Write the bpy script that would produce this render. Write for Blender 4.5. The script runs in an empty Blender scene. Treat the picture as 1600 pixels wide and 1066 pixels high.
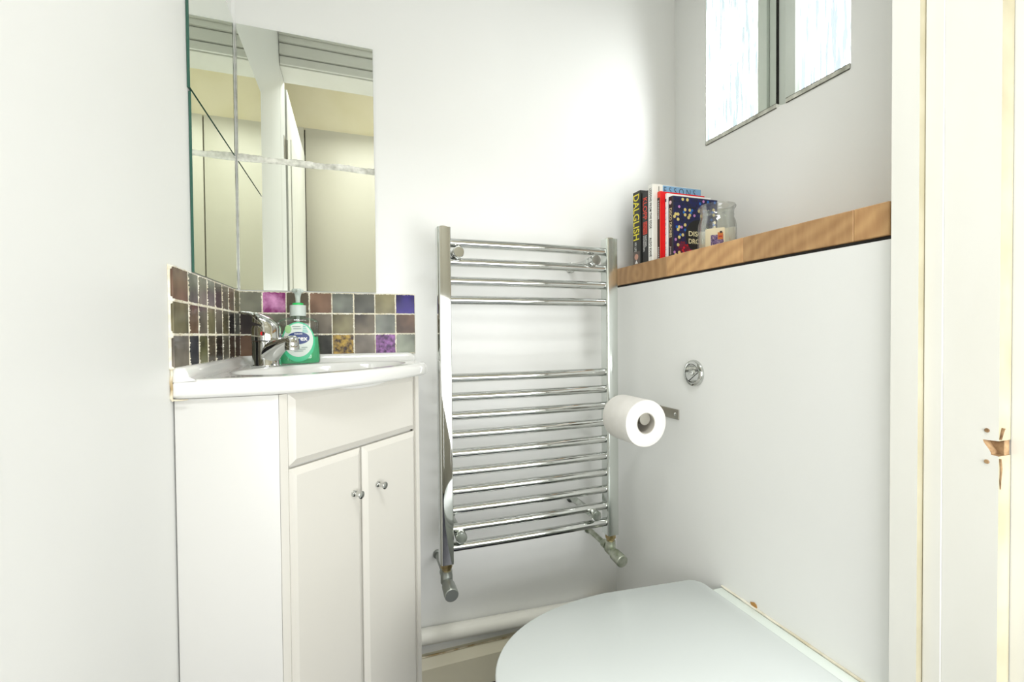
import bpy, bmesh, math, random
from mathutils import Vector, Matrix
random.seed(7)
S = bpy.context.scene
COL = S.collection
pi = math.pi

# ------------------------------------------------------------ camera, world, lights, exposure
ZC = 0.95
def cam_matrix(yaw, pit, rol):
    F = Vector((math.sin(yaw)*math.cos(pit), math.cos(yaw)*math.cos(pit), math.sin(pit)))
    R = Vector((math.cos(yaw), -math.sin(yaw), 0)); U = R.cross(F)
    c, s = math.cos(rol), math.sin(rol)
    R2 = c*R + s*U; U2 = -s*R + c*U
    m = Matrix((R2, U2, -F)).transposed().to_4x4()
    m.translation = (0, 0, ZC)
    return m
cd = bpy.data.cameras.new('camera'); cam = bpy.data.objects.new('camera', cd); COL.objects.link(cam)
cd.sensor_width = 36; cd.lens = 705.4/1600*36; cd.clip_start = 0.02
cam.matrix_world = cam_matrix(.338, -.0162, -.0083)
S.camera = cam

w = bpy.data.worlds.new('world'); S.world = w; w.use_nodes = True
w.node_tree.nodes['Background'].inputs[0].default_value = (.9, .95, 1, 1)
w.node_tree.nodes['Background'].inputs[1].default_value = 1.0

D0 = 1.1947
def area(name, loc, target, sx, sy, power, col):
    l = bpy.data.lights.new(name, 'AREA'); l.shape = 'RECTANGLE'; l.size = sx; l.size_y = sy
    l.energy = power; l.color = col
    o = bpy.data.objects.new(name, l); COL.objects.link(o); o.location = loc
    o.rotation_euler = (Vector(target)-Vector(loc)).to_track_quat('-Z', 'Z').to_euler()
    return o
area('hall_low_fill', (.49, -.515, .66), (.46, .8, .60), 1.2, 1.0, 24.5, (.95, .967, .995))  # added low fill behind the camera, kept below the mirrors' sight line
area('hall_high_fill', (.15, -.1, 2.36), (.30, .75, .65), .6, .25, 13, (.95, .967, .99))  # added fill high in the hall, tilted through the doorway; no real fitting
area('toilet_top_fill', (.25, .72, 2.36), (.25, .72, 0), .45, .35, .4, (.95, .98, 1))  # weak overhead fill added inside the room, no fitting there
area('window_daylight', (1.222, .748, 1.80), (.66, D0, 1.53), .13, .46, 1.15, (.95, .98, 1)).data.spread = math.radians(70)
WINDOW_GLOW = 3.6

S.view_settings.view_transform = 'Standard'
S.view_settings.look = 'None'
S.view_settings.gamma = 1
S.view_settings.use_curve_mapping = False
S.view_settings.exposure = 0.10

# ------------------------------------------------------------ materials
def mat(name, col, rough=.5, metal=0., coat=0., trans=0., ior=1.45, spec=.5, emis=None, es=0.):
    m = bpy.data.materials.new(name); m.use_nodes = True
    b = m.node_tree.nodes['Principled BSDF']
    b.inputs['Base Color'].default_value = (*col, 1); b.inputs['Roughness'].default_value = rough
    b.inputs['Metallic'].default_value = metal; b.inputs['Coat Weight'].default_value = coat
    b.inputs['Transmission Weight'].default_value = trans; b.inputs['IOR'].default_value = ior
    b.inputs['Specular IOR Level'].default_value = spec
    if emis:
        b.inputs['Emission Color'].default_value = (*emis, 1); b.inputs['Emission Strength'].default_value = es
    return m
def noise_on(m, c1, c2, scale=8, detail=3, bump=0., bscale=60, stretch=(1, 1, 1), lo=.35, hi=.65, rand=False):
    nt = m.node_tree; b = nt.nodes['Principled BSDF']; L = nt.links
    tc = nt.nodes.new('ShaderNodeTexCoord'); mp = nt.nodes.new('ShaderNodeMapping'); mp.inputs['Scale'].default_value = stretch
    L.new(tc.outputs['Object'], mp.inputs[0])
    vec = mp.outputs[0]
    if rand:
        oi = nt.nodes.new('ShaderNodeObjectInfo'); va = nt.nodes.new('ShaderNodeVectorMath'); va.operation = 'MULTIPLY_ADD'
        va.inputs[1].default_value = (7, 13, 5)
        L.new(oi.outputs['Random'], va.inputs[0]); L.new(vec, va.inputs[2]); vec = va.outputs[0]
    n = nt.nodes.new('ShaderNodeTexNoise'); n.inputs['Scale'].default_value = scale; n.inputs['Detail'].default_value = detail
    L.new(vec, n.inputs['Vector'])
    r = nt.nodes.new('ShaderNodeValToRGB'); r.color_ramp.elements[0].position = lo; r.color_ramp.elements[1].position = hi
    r.color_ramp.elements[0].color = (*c1, 1); r.color_ramp.elements[1].color = (*c2, 1)
    L.new(n.outputs['Fac'], r.inputs[0]); L.new(r.outputs[0], b.inputs['Base Color'])
    if bump:
        n2 = nt.nodes.new('ShaderNodeTexNoise'); n2.inputs['Scale'].default_value = bscale; n2.inputs['Detail'].default_value = 4
        L.new(vec, n2.inputs['Vector'])
        bp = nt.nodes.new('ShaderNodeBump'); bp.inputs['Strength'].default_value = bump; bp.inputs['Distance'].default_value = .002
        L.new(n2.outputs['Fac'], bp.inputs['Height']); L.new(bp.outputs[0], b.inputs['Normal'])
    return m
WALL = noise_on(mat('white_wall_paint', (.82, .825, .80), .42), (.815, .82, .79), (.83, .835, .805), 3, 2, .12, 45)
CEIL = mat('ceiling_paint', (.80, .805, .79), .7)
HALLP = noise_on(mat('cream_hall_paint', (.85, .77, .54), .5), (.83, .75, .51), (.87, .79, .57), 5, 3, .15, 50)
GLOSSW = noise_on(mat('cream_gloss_paint', (.82, .815, .75), .28, spec=.5), (.81, .80, .73), (.83, .825, .765), 9, 3, .15, 25, (1, 1, .3))
SHADED_EDGE = noise_on(mat('shaded_edge_paint', (.5, .46, .32), .4), (.46, .42, .28), (.56, .52, .38), 12, 3)  # yellowish cream darkened to put shade into the hall-facing frame edges
SKIRT = mat('aged_skirting_paint', (.66, .62, .47), .4)
UNIT = noise_on(mat('vanity_lacquer', (.69, .67, .605), .3), (.68, .66, .595), (.705, .685, .62), 3, 2)
UNITSIDE = mat('vanity_side_white', (.69, .685, .65), .35)
PANEL = mat('wardrobe_cream', (.60, .565, .46), .4)
CERAM = mat('white_ceramic', (.80, .80, .765), .1, coat=.5)
LIDM = mat('lid_plastic', (.66, .70, .68), .25, spec=.4)
PANM = mat('toilet_ceramic', (.74, .80, .74), .15, coat=.4)
CHROME = mat('chrome', (.60, .61, .59), .05, 1)
CHROMED = noise_on(mat('worn_chrome', (.6, .63, .58), .22, 1), (.42, .46, .40), (.70, .72, .68), 60, 4)
BRASS = noise_on(mat('brass', (.55, .42, .2), .3, 1), (.35, .26, .12), (.62, .5, .28), 80, 3)
VALVE = mat('grey_plated_valve', (.33, .35, .32), .35, .8)
VALVEG = noise_on(mat('tarnished_valve', (.35, .38, .28), .4, .7), (.26, .30, .2), (.5, .52, .44), 50, 3)
STEEL = mat('brushed_steel', (.42, .40, .35), .35, .9)
PAPER = noise_on(mat('tissue_paper', (.77, .75, .70), .9, spec=.1), (.76, .74, .69), (.79, .77, .725), 30, 2, .3, 160)
CORE = mat('cardboard_core', (.52, .49, .43), .9, spec=.1)
PIPE = mat('painted_waste_pipe', (.84, .83, .75), .35)
PIPEB = mat('bare_pipe_end', (.68, .60, .44), .5)
GROUT = noise_on(mat('cream_grout', (.80, .76, .62), .85, spec=.2), (.70, .64, .48), (.88, .85, .74), 60, 4, .6, 200)
SEAL = noise_on(mat('grey_sealant', (.45, .46, .4), .25), (.36, .36, .30), (.82, .82, .74), 45, 4, .5, 80)
STAIN = noise_on(mat('stained_sealant', (.6, .5, .3), .6), (.45, .33, .16), (.8, .74, .58), 40, 4)
EDGEG = mat('green_glass_edge', (.03, .10, .07), .15)
MIRR = mat('silvered_mirror', (.83, .865, .80), .003, 1)
DARK = mat('dark_gap', (.02, .018, .015), .8)
FLOORM = noise_on(mat('dark_vinyl', (.03, .03, .045), .45), (.02, .02, .035), (.045, .045, .06), 20, 3)
FRAMEW = mat('window_frame_white', (.80, .84, .78), .3)
HOLE = noise_on(mat('raw_wood_hole', (.3, .17, .07), .8), (.14, .07, .03), (.5, .33, .17), 60, 3)
BLACKP = mat('black_print', (.012, .012, .012), .5)
WHITEP = mat('white_print', (.85, .85, .82), .5)
def wood_mat():
    m = bpy.data.materials.new('oiled_block_wood'); m.use_nodes = True; nt = m.node_tree; L = nt.links
    b = nt.nodes['Principled BSDF']; b.inputs['Roughness'].default_value = .42
    tc = nt.nodes.new('ShaderNodeTexCoord'); oi = nt.nodes.new('ShaderNodeObjectInfo')
    va = nt.nodes.new('ShaderNodeVectorMath'); va.operation = 'MULTIPLY_ADD'; va.inputs[1].default_value = (3, 5, 9)
    L.new(oi.outputs['Random'], va.inputs[0]); L.new(tc.outputs['Object'], va.inputs[2])
    wv = nt.nodes.new('ShaderNodeTexWave'); wv.wave_type = 'RINGS'; wv.rings_direction = 'X'; wv.inputs['Scale'].default_value = 11
    wv.inputs['Distortion'].default_value = 3; wv.inputs['Detail'].default_value = 3; wv.inputs['Detail Scale'].default_value = 1.2
    L.new(va.outputs[0], wv.inputs['Vector'])
    mp = nt.nodes.new('ShaderNodeMapping'); mp.inputs['Scale'].default_value = (1, 1, .12); L.new(va.outputs[0], mp.inputs[0])
    n = nt.nodes.new('ShaderNodeTexNoise'); n.inputs['Scale'].default_value = 90; n.inputs['Detail'].default_value = 4; L.new(mp.outputs[0], n.inputs['Vector'])
    mx = nt.nodes.new('ShaderNodeMix'); mx.inputs[0].default_value = .72; L.new(wv.outputs['Fac'], mx.inputs[2]); L.new(n.outputs['Fac'], mx.inputs[3])
    r = nt.nodes.new('ShaderNodeValToRGB'); e = r.color_ramp.elements
    e[0].position = .15; e[0].color = (.40, .205, .08, 1); e[1].position = .8; e[1].color = (.63, .38, .17, 1)
    L.new(mx.outputs[0], r.inputs[0])
    hs = nt.nodes.new('ShaderNodeHueSaturation'); mr = nt.nodes.new('ShaderNodeMapRange'); mr.inputs[3].default_value = .78; mr.inputs[4].default_value = 1.15
    L.new(oi.outputs['Random'], mr.inputs[0]); L.new(mr.outputs[0], hs.inputs['Value']); L.new(r.outputs[0], hs.inputs['Color'])
    L.new(hs.outputs[0], b.inputs['Base Color'])
    return m
WOOD = wood_mat()
def clear_mat(name, tint, fac=.12, rough=.03):
    m = bpy.data.materials.new(name); m.use_nodes = True; nt = m.node_tree; L = nt.links
    nt.nodes.remove(nt.nodes['Principled BSDF']); out = nt.nodes['Material Output']
    t = nt.nodes.new('ShaderNodeBsdfTransparent'); t.inputs[0].default_value = (*tint, 1)
    g = nt.nodes.new('ShaderNodeBsdfGlossy'); g.inputs['Roughness'].default_value = rough
    lw = nt.nodes.new('ShaderNodeLayerWeight'); lw.inputs[0].default_value = .35
    mr = nt.nodes.new('ShaderNodeMapRange'); mr.inputs[3].default_value = fac; mr.inputs[4].default_value = .45
    L.new(lw.outputs['Fresnel'], mr.inputs[0])
    mx = nt.nodes.new('ShaderNodeMixShader'); L.new(mr.outputs[0], mx.inputs[0]); L.new(t.outputs[0], mx.inputs[1]); L.new(g.outputs[0], mx.inputs[2])
    L.new(mx.outputs[0], out.inputs[0])
    return m
CLEARP = clear_mat('clear_plastic', (.97, .98, .97), .04, .06)
GLASSJ = clear_mat('jar_glass', (.955, .965, .95), .05, .04)
LIQ = mat('green_soap', (.10, .66, .30), .12, trans=.35, ior=1.35)
MILKP = mat('milky_plastic', (.72, .80, .74), .3, trans=.3)
def vcol_mat(name, rough=.35):
    m = bpy.data.materials.new(name); m.use_nodes = True; nt = m.node_tree
    a = nt.nodes.new('ShaderNodeVertexColor'); a.layer_name = 'Col'
    nt.links.new(a.outputs[0], nt.nodes['Principled BSDF'].inputs['Base Color'])
    nt.nodes['Principled BSDF'].inputs['Roughness'].default_value = rough
    return m
PRINT = vcol_mat('colour_print')

# ------------------------------------------------------------ helpers
def link(o): COL.objects.link(o); return o
def rootloc(p):
    v = Vector((0, 0, 0))
    while p is not None: v += p.location; p = p.parent
    return v
def obj(name, bm, m, parent=None, smooth=None, kind=None, label=None, loc=None, recalc=True):
    """link bm (world coordinates) as one mesh object under parent"""
    if recalc: bmesh.ops.recalc_face_normals(bm, faces=bm.faces)
    base = rootloc(parent)
    off = Vector(loc) if loc is not None else base
    bmesh.ops.translate(bm, verts=bm.verts, vec=-off)
    me = bpy.data.meshes.new(name); bm.to_mesh(me); bm.free()
    for mm in (m if isinstance(m, (list, tuple)) else [m]): me.materials.append(mm)
    o = link(bpy.data.objects.new(name, me))
    o.location = off - base
    o.parent = parent
    if smooth is not None:
        for p in me.polygons: p.use_smooth = True
        if smooth < 180: me.set_sharp_from_angle(angle=math.radians(smooth))
    if kind: o['kind'] = kind
    if label: o['label'] = label
    return o
def thing(name, label, cat, loc, group=None):
    o = link(bpy.data.objects.new(name, None)); o.empty_display_size = .05
    o.location = loc; o['label'] = label; o['category'] = cat
    if group: o['group'] = group
    return o
def tag(o, label, cat, group=None):
    o['label'] = label; o['category'] = cat
    if group: o['group'] = group
    return o
def box(bm, x0, x1, y0, y1, z0, z1, bev=0, seg=2, mtx=None, mi=0):
    r = bmesh.ops.create_cube(bm, size=1)
    vs = r['verts']
    for v in vs: v.co = Vector(((x0+x1)/2+v.co.x*(x1-x0), (y0+y1)/2+v.co.y*(y1-y0), (z0+z1)/2+v.co.z*(z1-z0)))
    fs = list({f for v in vs for f in v.link_faces})
    for f in fs: f.material_index = mi
    if bev:
        es = list({e for v in vs for e in v.link_edges})
        rr = bmesh.ops.bevel(bm, geom=es+vs, offset=bev, segments=seg, affect='EDGES', profile=.5)
        vs = [v for v in rr['verts']]
        vs = list({v for v in vs}|{v for f in rr['faces'] for v in f.verts})
    if mtx is not None:
        bmesh.ops.transform(bm, matrix=mtx, verts=vs)
    return vs
def nb(): return bmesh.new()
def B(x0, x1, y0, y1, z0, z1, bev=0, seg=2):
    bm = nb(); box(bm, x0, x1, y0, y1, z0, z1, bev, seg); return bm
def lathe(bm, prof, org, axis=(0, 0, 1), n=32, mi=0, caps=True):
    """prof: (radius, distance along axis)"""
    a = Vector(axis).normalized(); q = a.to_track_quat('Z', 'Y'); org = Vector(org)
    rings = []
    for r, h in prof:
        if r < 1e-6: rings.append([bm.verts.new(org+a*h)]); continue
        rings.append([bm.verts.new(org+q @ Vector((r*math.cos(2*pi*i/n), r*math.sin(2*pi*i/n), h))) for i in range(n)])
    for A, C in zip(rings, rings[1:]):
        for i in range(n):
            j = (i+1) % n
            if len(A) == 1 and len(C) == 1: continue
            if len(A) == 1: f = bm.faces.new((A[0], C[i], C[j]))
            elif len(C) == 1: f = bm.faces.new((A[i], A[j], C[0]))
            else: f = bm.faces.new((A[i], A[j], C[j], C[i]))
            f.material_index = mi
    if caps:
        for R in (rings[0], rings[-1]):
            if len(R) > 1: bm.faces.new(R).material_index = mi
    return bm
def sweep(bm, pts, secs, n=24, up=(0, 0, 1)):
    """pts path; secs (half width, half height) ellipse sections"""
    pts = [Vector(p) for p in pts]; rings = []
    for k, p in enumerate(pts):
        d = (pts[min(k+1, len(pts)-1)]-pts[max(k-1, 0)]).normalized()
        s = d.cross(Vector(up)).normalized(); u = s.cross(d)
        a, b = secs[k]
        rings.append([bm.verts.new(p+s*a*math.cos(2*pi*i/n)+u*b*math.sin(2*pi*i/n)) for i in range(n)])
    for A, C in zip(rings, rings[1:]):
        for i in range(n):
            j = (i+1) % n; bm.faces.new((A[i], A[j], C[j], C[i]))
    bm.faces.new(rings[0]); bm.faces.new(rings[-1])
    return bm
def prism(bm, poly, z0, z1, axis='z', mi=0):
    def P(a, b, h): return {'z': (a, b, h), 'x': (h, a, b), 'y': (a, h, b)}[axis]
    A = [bm.verts.new(P(a, b, z0)) for a, b in poly]; C = [bm.verts.new(P(a, b, z1)) for a, b in poly]
    n = len(poly)
    for i in range(n):
        j = (i+1) % n; bm.faces.new((A[i], A[j], C[j], C[i])).material_index = mi
    bm.faces.new(A).material_index = mi; bm.faces.new(C).material_index = mi
    return bm
def bevel_all(bm, off, seg=2, ang=30):
    es = [e for e in bm.edges if len(e.link_faces) == 2 and e.calc_face_angle(0) > math.radians(ang)]
    bmesh.ops.bevel(bm, geom=es, offset=off, segments=seg, affect='EDGES', profile=.5)
    return bm
def text_bm(s, size, org, read, up, w=None, h=None, lift=0, bold=0.0, spacing=1.0, align='LEFT'):
    """flat lettering mesh; org = left end of baseline; optional fit to width w and height h"""
    c = bpy.data.curves.new('t', 'FONT'); c.body = s; c.size = 1; c.offset = bold; c.space_character = spacing
    c.resolution_u = 3
    o = bpy.data.objects.new('t', c); COL.objects.link(o)
    dg = bpy.context.evaluated_depsgraph_get(); me = bpy.data.meshes.new_from_object(o.evaluated_get(dg))
    bm = nb(); bm.from_mesh(me); bpy.data.objects.remove(o); bpy.data.meshes.remove(me); bpy.data.curves.remove(c)
    xs = [v.co.x for v in bm.verts]; ys = [v.co.y for v in bm.verts]
    x0, x1, y0, y1 = min(xs), max(xs), min(ys), max(ys)
    sx = w/(x1-x0) if w else size; sy = h/(y1-y0) if h else (size if not w else sx)
    R = Vector(read).normalized(); U = Vector(up).normalized(); N = R.cross(U)
    o0 = Vector(org)
    for v in bm.verts: v.co = o0+R*(v.co.x-x0)*sx+U*(v.co.y-y0)*sy+N*lift
    return bm
def merge(a, b):
    me = bpy.data.meshes.new('m'); b.to_mesh(me); b.free(); a.from_mesh(me); bpy.data.meshes.remove(me); return a
def quad_mesh(bm, layer, pts, col, sides=None):
    f = bm.faces.new([bm.verts.new(p) for p in pts])
    for l in f.loops: l[layer] = (*col, 1)
    return f

# ------------------------------------------------------------ room shell
XL, D, XB, XU = -.2518, 1.1947, .7541, .9773
JY0, JY1 = .325, .447           # door wall thickness
LX, RX, HZ = -.2512, .751, 1.98  # door opening
CZ, HC = 2.4, 2.5
def struct(name, bm, m, parent=None, smooth=None, loc=None):
    o = obj(name, bm, m, parent, smooth, loc=loc)
    if parent is None: o['kind'] = 'structure'
    return o
floor = struct('floor', B(-1.3, 2.0, -.65, 1.5, -.05, 0), FLOORM)
ceiling = struct('ceiling', B(XL-.1, XU+.35, JY1, D+.1, CZ, CZ+.05), CEIL)
wall_left = struct('wall_left', B(XL-.1, XL, JY0, D+.1, 0, CZ), WALL)
wall_back = struct('wall_back', B(XL, XU+.35, D, D+.1, 0, CZ), WALL)
# lower boxed-out wall hiding the cistern, upper wall set back above the shelf
wall_right_lower = struct('wall_right_lower', B(XB, XU, JY1-.01, D, 0, 1.086), WALL)
bm = nb()
WY0, WY1, WZ0, WZ1, WX = .655, 1.064, 1.493, 2.27, 1.262
box(bm, XU, XU+.33, JY1, WY0, 0, CZ); box(bm, XU, XU+.33, WY1, D, 0, CZ)
box(bm, XU, XU+.33, WY0, WY1, 0, WZ0); box(bm, XU, XU+.33, WY0, WY1, WZ1, CZ)
wall_right = struct('wall_right', bm, WALL)
bm = nb()
box(bm, RX+.027, 2.0, JY0, JY1, 0, HC); box(bm, -1.3, XL-.02, JY0, JY1, 0, HC); box(bm, XL-.02, RX+.027, JY0, JY1, HZ+.02, HC)
wall_door = struct('wall_front', bm, WALL)
# hall behind the camera, seen in the mirrors
struct('wall_hall', B(-1.3, 2.0, -.65, -.55, 0, HC), HALLP)
struct('wall_hall_left', B(-1.35, -1.3, -.55, JY0, 0, HC), HALLP)
struct('wall_hall_right', B(1.95, 2.0, -.55, JY0, 0, HC), HALLP)
struct('ceiling_hall', B(-1.3, 2.0, -.65, JY1, HC, HC+.05), CEIL)

# baseboard: chamfered top
bm = nb(); prism(bm, [(D, 0), (D, .104), (D-.012, .100), (D-.026, .078), (D-.026, 0)], .148, XB-.001, 'x')
bb = struct('baseboard_back', bm, SKIRT)
bm = nb(); sweep(bm, [(.15+i*.06, D-.0115-.001*math.sin(i*2.1), .1035) for i in range(11)], [(.0022+.001*math.sin(i*1.7), .0018) for i in range(11)], 8)
obj('sealant', bm, STAIN, bb, 60, label='brown stained line of old sealant')
bm = nb(); prism(bm, [(D, 0), (D, .1), (D-.02, .1), (D-.02, 0)], XL, -.245, 'x'); bm.free()

# corner caulk fillets
bm = nb(); prism(bm, [(XL, D), (XL+.006, D), (XL, D-.006)], 1.06, CZ, 'z'); struct('trim_1', bm, WALL)
# ------------------------------------------------------------ window
bm = nb()
for a_ in ((WY0, WY0+.034, WZ0, WZ1), (WY1-.034, WY1, WZ0, WZ1), (WY0+.034, WY1-.034, WZ0, WZ0+.034), (WY0+.034, WY1-.034, WZ1-.034, WZ1)):
    box(bm, WX-.006, WX+.03, *a_, .002)
win = struct('window_1', bm, FRAMEW, smooth=30)
def frame_ring(name, y0, y1, z0, z1, t, x0, x1, m):
    bm = nb()
    box(bm, x0, x1, y0, y0+t, z0, z1, .002); box(bm, x0, x1, y1-t, y1, z0, z1, .002)
    box(bm, x0, x1, y0+t, y1-t, z0, z0+t, .002); box(bm, x0, x1, y0+t, y1-t, z1-t, z1, .002)
    return obj(name, bm, m, win, 30)
frame_ring('sash', WY0+.036, WY1-.036, WZ0+.036, WZ1-.036, .034, WX-.016, WX+.03, FRAMEW)
def glass_mat():
    m = bpy.data.materials.new('obscure_daylit_glass'); m.use_nodes = True; nt = m.node_tree; L = nt.links
    b = nt.nodes['Principled BSDF']; b.inputs['Base Color'].default_value = (.35, .38, .4, 1); b.inputs['Roughness'].default_value = .2
    tc = nt.nodes.new('ShaderNodeTexCoord'); mp = nt.nodes.new('ShaderNodeMapping'); mp.inputs['Scale'].default_value = (1, 70, 5)
    L.new(tc.outputs['Object'], mp.inputs[0])
    n = nt.nodes.new('ShaderNodeTexNoise'); n.inputs['Scale'].default_value = 1.4; n.inputs['Detail'].default_value = 3; n.inputs['Distortion'].default_value = .8
    L.new(mp.outputs[0], n.inputs['Vector'])
    bp = nt.nodes.new('ShaderNodeBump'); bp.inputs['Strength'].default_value = .8; bp.inputs['Distance'].default_value = .006
    L.new(n.outputs['Fac'], bp.inputs['Height']); L.new(bp.outputs[0], b.inputs['Normal'])
    r = nt.nodes.new('ShaderNodeValToRGB'); e = r.color_ramp.elements
    e[0].position = .44; e[0].color = (.155, .185, .20, 1); e[1].position = .545; e[1].color = (1, 1, 1, 1)
    L.new(n.outputs['Fac'], r.inputs[0]); L.new(r.outputs[0], b.inputs['Emission Color'])
    b.inputs['Emission Strength'].default_value = WINDOW_GLOW
    return m
bm = nb(); box(bm, WX+.004, WX+.008, WY0+.068, WY1-.068, WZ0+.068, WZ1-.068)
obj('pane', bm, glass_mat(), win, label='rippled obscure glass bright with daylight')
# mirror cut to cover the far reveal and two glass strips on the sill edge
def mirror(name, x0, x1, y0, y1, z0, z1, face, label, group=None, m=MIRR):
    """face: '-y' or '+x': the silvered side"""
    r = thing(name, label, 'mirror', ((x0+x1)/2, (y0+y1)/2, z0), group)
    bm = B(x0, x1, y0, y1, z0, z1); bm.normal_update()
    want = {'-y': Vector((0, -1, 0)), '+x': Vector((1, 0, 0))}[face]
    for f in bm.faces: f.material_index = 0 if f.normal.dot(want) > .9 else 1
    obj('mirror_glass', bm, [m, EDGEG], r)
    return r
mr = thing('reveal_mirror', 'tall mirror strip lining the far side of the window recess', 'mirror', ((XU+WX)/2, WY1-.002, WZ0))
bm = B(XU+.001, WX-.006, WY1-.004, WY1, WZ0+.008, WZ1-.001); bm.normal_update()
for f in bm.faces: f.material_index = 0 if f.normal.y < -.9 else 1
obj('mirror_glass', bm, [mat('pale_mirror', (.93, .95, .92), .02, 1), FRAMEW], mr)
obj('edge_seal', B(WX-.0085, WX-.0062, WY1-.008, WY1-.0002, WZ0+.008, WZ1-.001), DARK, mr, label='black line where the mirror meets the window frame')
SILLE = noise_on(mat('sill_glass_edge', (.5, .5, .42), .2), (.34, .34, .28), (.70, .70, .62), 30, 3)
for nm, y0, y1, lab in (('far', .828, WY1-.005, 'glass sill strip on the far half of the window recess, nearest the books'),
                        ('near', WY0+.001, .802, 'glass sill strip on the near half of the window recess')):
    r = thing('sill_glass', lab, 'sill', (XU+.1, (y0+y1)/2, WZ0+.0005))
    obj('glass_strip', B(XU-.0022, WX-.01, y0, y1, WZ0+.0005, WZ0+.0095), SILLE, r)
    bm = nb(); box(bm, XU-.0025, XU+.002, y0, y1, WZ0+.0096, WZ0+.0106); box(bm, XU-.0022, XU+.002, y0, y1, WZ0-.0012, WZ0+.0004)
    obj('dark_edge', bm, EDGEG if False else mat('tarnished_edge', (.07, .07, .05), .4), r)
mr['label'] = 'tall mirror strip lining the far side of the window recess'

# ------------------------------------------------------------ door lining (right), frame details
bm = nb()
prism(bm, [(.742, JY1-.012), (.742, .4385), (.790, .4385), (.790, JY1-.012)], 0, HZ, 'z')
dr = struct('door_1', bm, GLOSSW)           # door frame: setting piece with its parts
def side_prof(bm, pts, z0, z1): prism(bm, pts, z0, z1, 'z')
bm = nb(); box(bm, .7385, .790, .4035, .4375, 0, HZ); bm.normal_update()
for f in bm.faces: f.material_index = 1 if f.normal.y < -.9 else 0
obj('door_stop', bm, [GLOSSW, SHADED_EDGE], dr)
bm = nb(); box(bm, .7495, .790, .3815, .4030, 0, HZ, .001, 1); obj('lining_bead', bm, GLOSSW, dr, 30)
# lining board with an open latch mortice
LB = JY0
z0, z1 = .793, .812
notch = [(LB, z0)]+[(.336-.004*math.cos(k*.5), z0+(z1-z0)*(.04+.92*k/6)) for k in range(7)]+[(LB, z1)]
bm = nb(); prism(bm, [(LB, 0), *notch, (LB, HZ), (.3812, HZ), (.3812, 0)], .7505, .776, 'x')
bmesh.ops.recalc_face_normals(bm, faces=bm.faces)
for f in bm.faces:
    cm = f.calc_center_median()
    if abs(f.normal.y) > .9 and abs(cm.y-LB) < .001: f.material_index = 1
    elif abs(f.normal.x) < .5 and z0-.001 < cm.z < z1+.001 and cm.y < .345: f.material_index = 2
obj('lining', bm, [GLOSSW, SHADED_EDGE, HOLE], dr, label='door lining board with shade painted on its yellowish hall-side edge')
bm = nb(); box(bm, .764, .7755, LB+.001, .342, z0-.001, z1+.001)
obj('latch_hole', bm, HOLE, dr, label='splintered empty latch mortice')
for z in (.8235, .784):
    bm = nb(); lathe(bm, [(0, 0), (.0028, 0), (.0022, .0012), (0, .0012)], (.7502, .336, z), (-1, 0, .0), 10)
    obj('screw_hole', bm, HOLE, dr, 60)
bm = nb(); sweep(bm, [(.752, LB-.0006, .79), (.7535, LB-.0008, .778), (.753, LB-.0006, .762), (.7535, LB-.0005, .752)], [(.0016, .0009), (.0016, .0009), (.0012, .0008), (.0006, .0005)], 8)
sweep(bm, [(.752, LB-.0006, .814), (.7545, LB-.0006, .822), (.7565, LB-.0006, .828)], [(.0016, .0009), (.0022, .0009), (.003, .0006)], 8)
obj('wood_split', bm, HOLE, dr, 60)
# hall-side architrave (right)
bm = nb(); prism(bm, [(.777, JY0), (.777, .3075), (.785, .300), (.84, .300), (.85, .306), (.85, JY0)], 0, HZ+.07, 'z')
obj('architrave', bm, GLOSSW, dr, 30)
# left lining, head lining, room-side architrave (seen in the mirrors)
bm = nb(); box(bm, LX-.02, LX, JY0, JY1, 0, HZ, .001, 1); obj('lining', bm, WALL, dr)
bm = nb(); box(bm, LX, RX-.001, JY0, JY1, HZ, HZ+.02, .001, 1); obj('lining', bm, GLOSSW, dr)
bm = nb()
for (a, b, t) in ((0, .03, .012), (.033, .075, .018), (.078, .10, .026), (.10, .13, .034)):
    box(bm, XL+.001, XU-.002, JY1, JY1+t, HZ+.004+a, HZ+.004+b, .003, 2)
obj('architrave', bm, GLOSSW, dr, 30)
# wall filling above the step-back is part of wall_front; hinge on left lining
bm = nb(); box(bm, LX, LX+.002, JY0+.01, JY0+.045, 1.66, 1.75, .0005, 1)
lathe(bm, [(.005, 0), (.005, .09)], (LX+.004, JY0-.004, 1.66), (0, 0, 1), 12)
obj('hinge', bm, STEEL, dr, 40, label='steel butt hinge')
# open door leaf swung into the hall
dl = thing('open_door', 'cream painted door swung open into the hall, seen in the mirror', 'door', (-.262, -.04, .008))
obj('door_leaf', B(-.281, -.245, -.425, .305, .008, 1.965, .002), GLOSSW, dl, 30)
for z0_, z1_ in ((.15, .85), (1.0, 1.8)):
    obj('panel', B(-.2445, -.2415, -.33, .21, z0_, z1_, .0014, 1), GLOSSW, dl, 30)
# wardrobe doors on hall wall
wd = thing('hall_wardrobe', 'tall cream wardrobe doors behind the camera, reflected in the mirrors', 'wardrobe', (.27, -.54, 0))
for x0_, x1_ in ((-.772, -.256), (-.25, .263), (.269, .785), (.791, 1.30)):
    obj('door', B(x0_, x1_, -.549, -.525, .02, 2.165, .002), PANEL, wd, 30)
obj('backing', B(-.77, 1.30, -.5495, -.545, .0, 2.16), DARK, wd)

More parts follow.
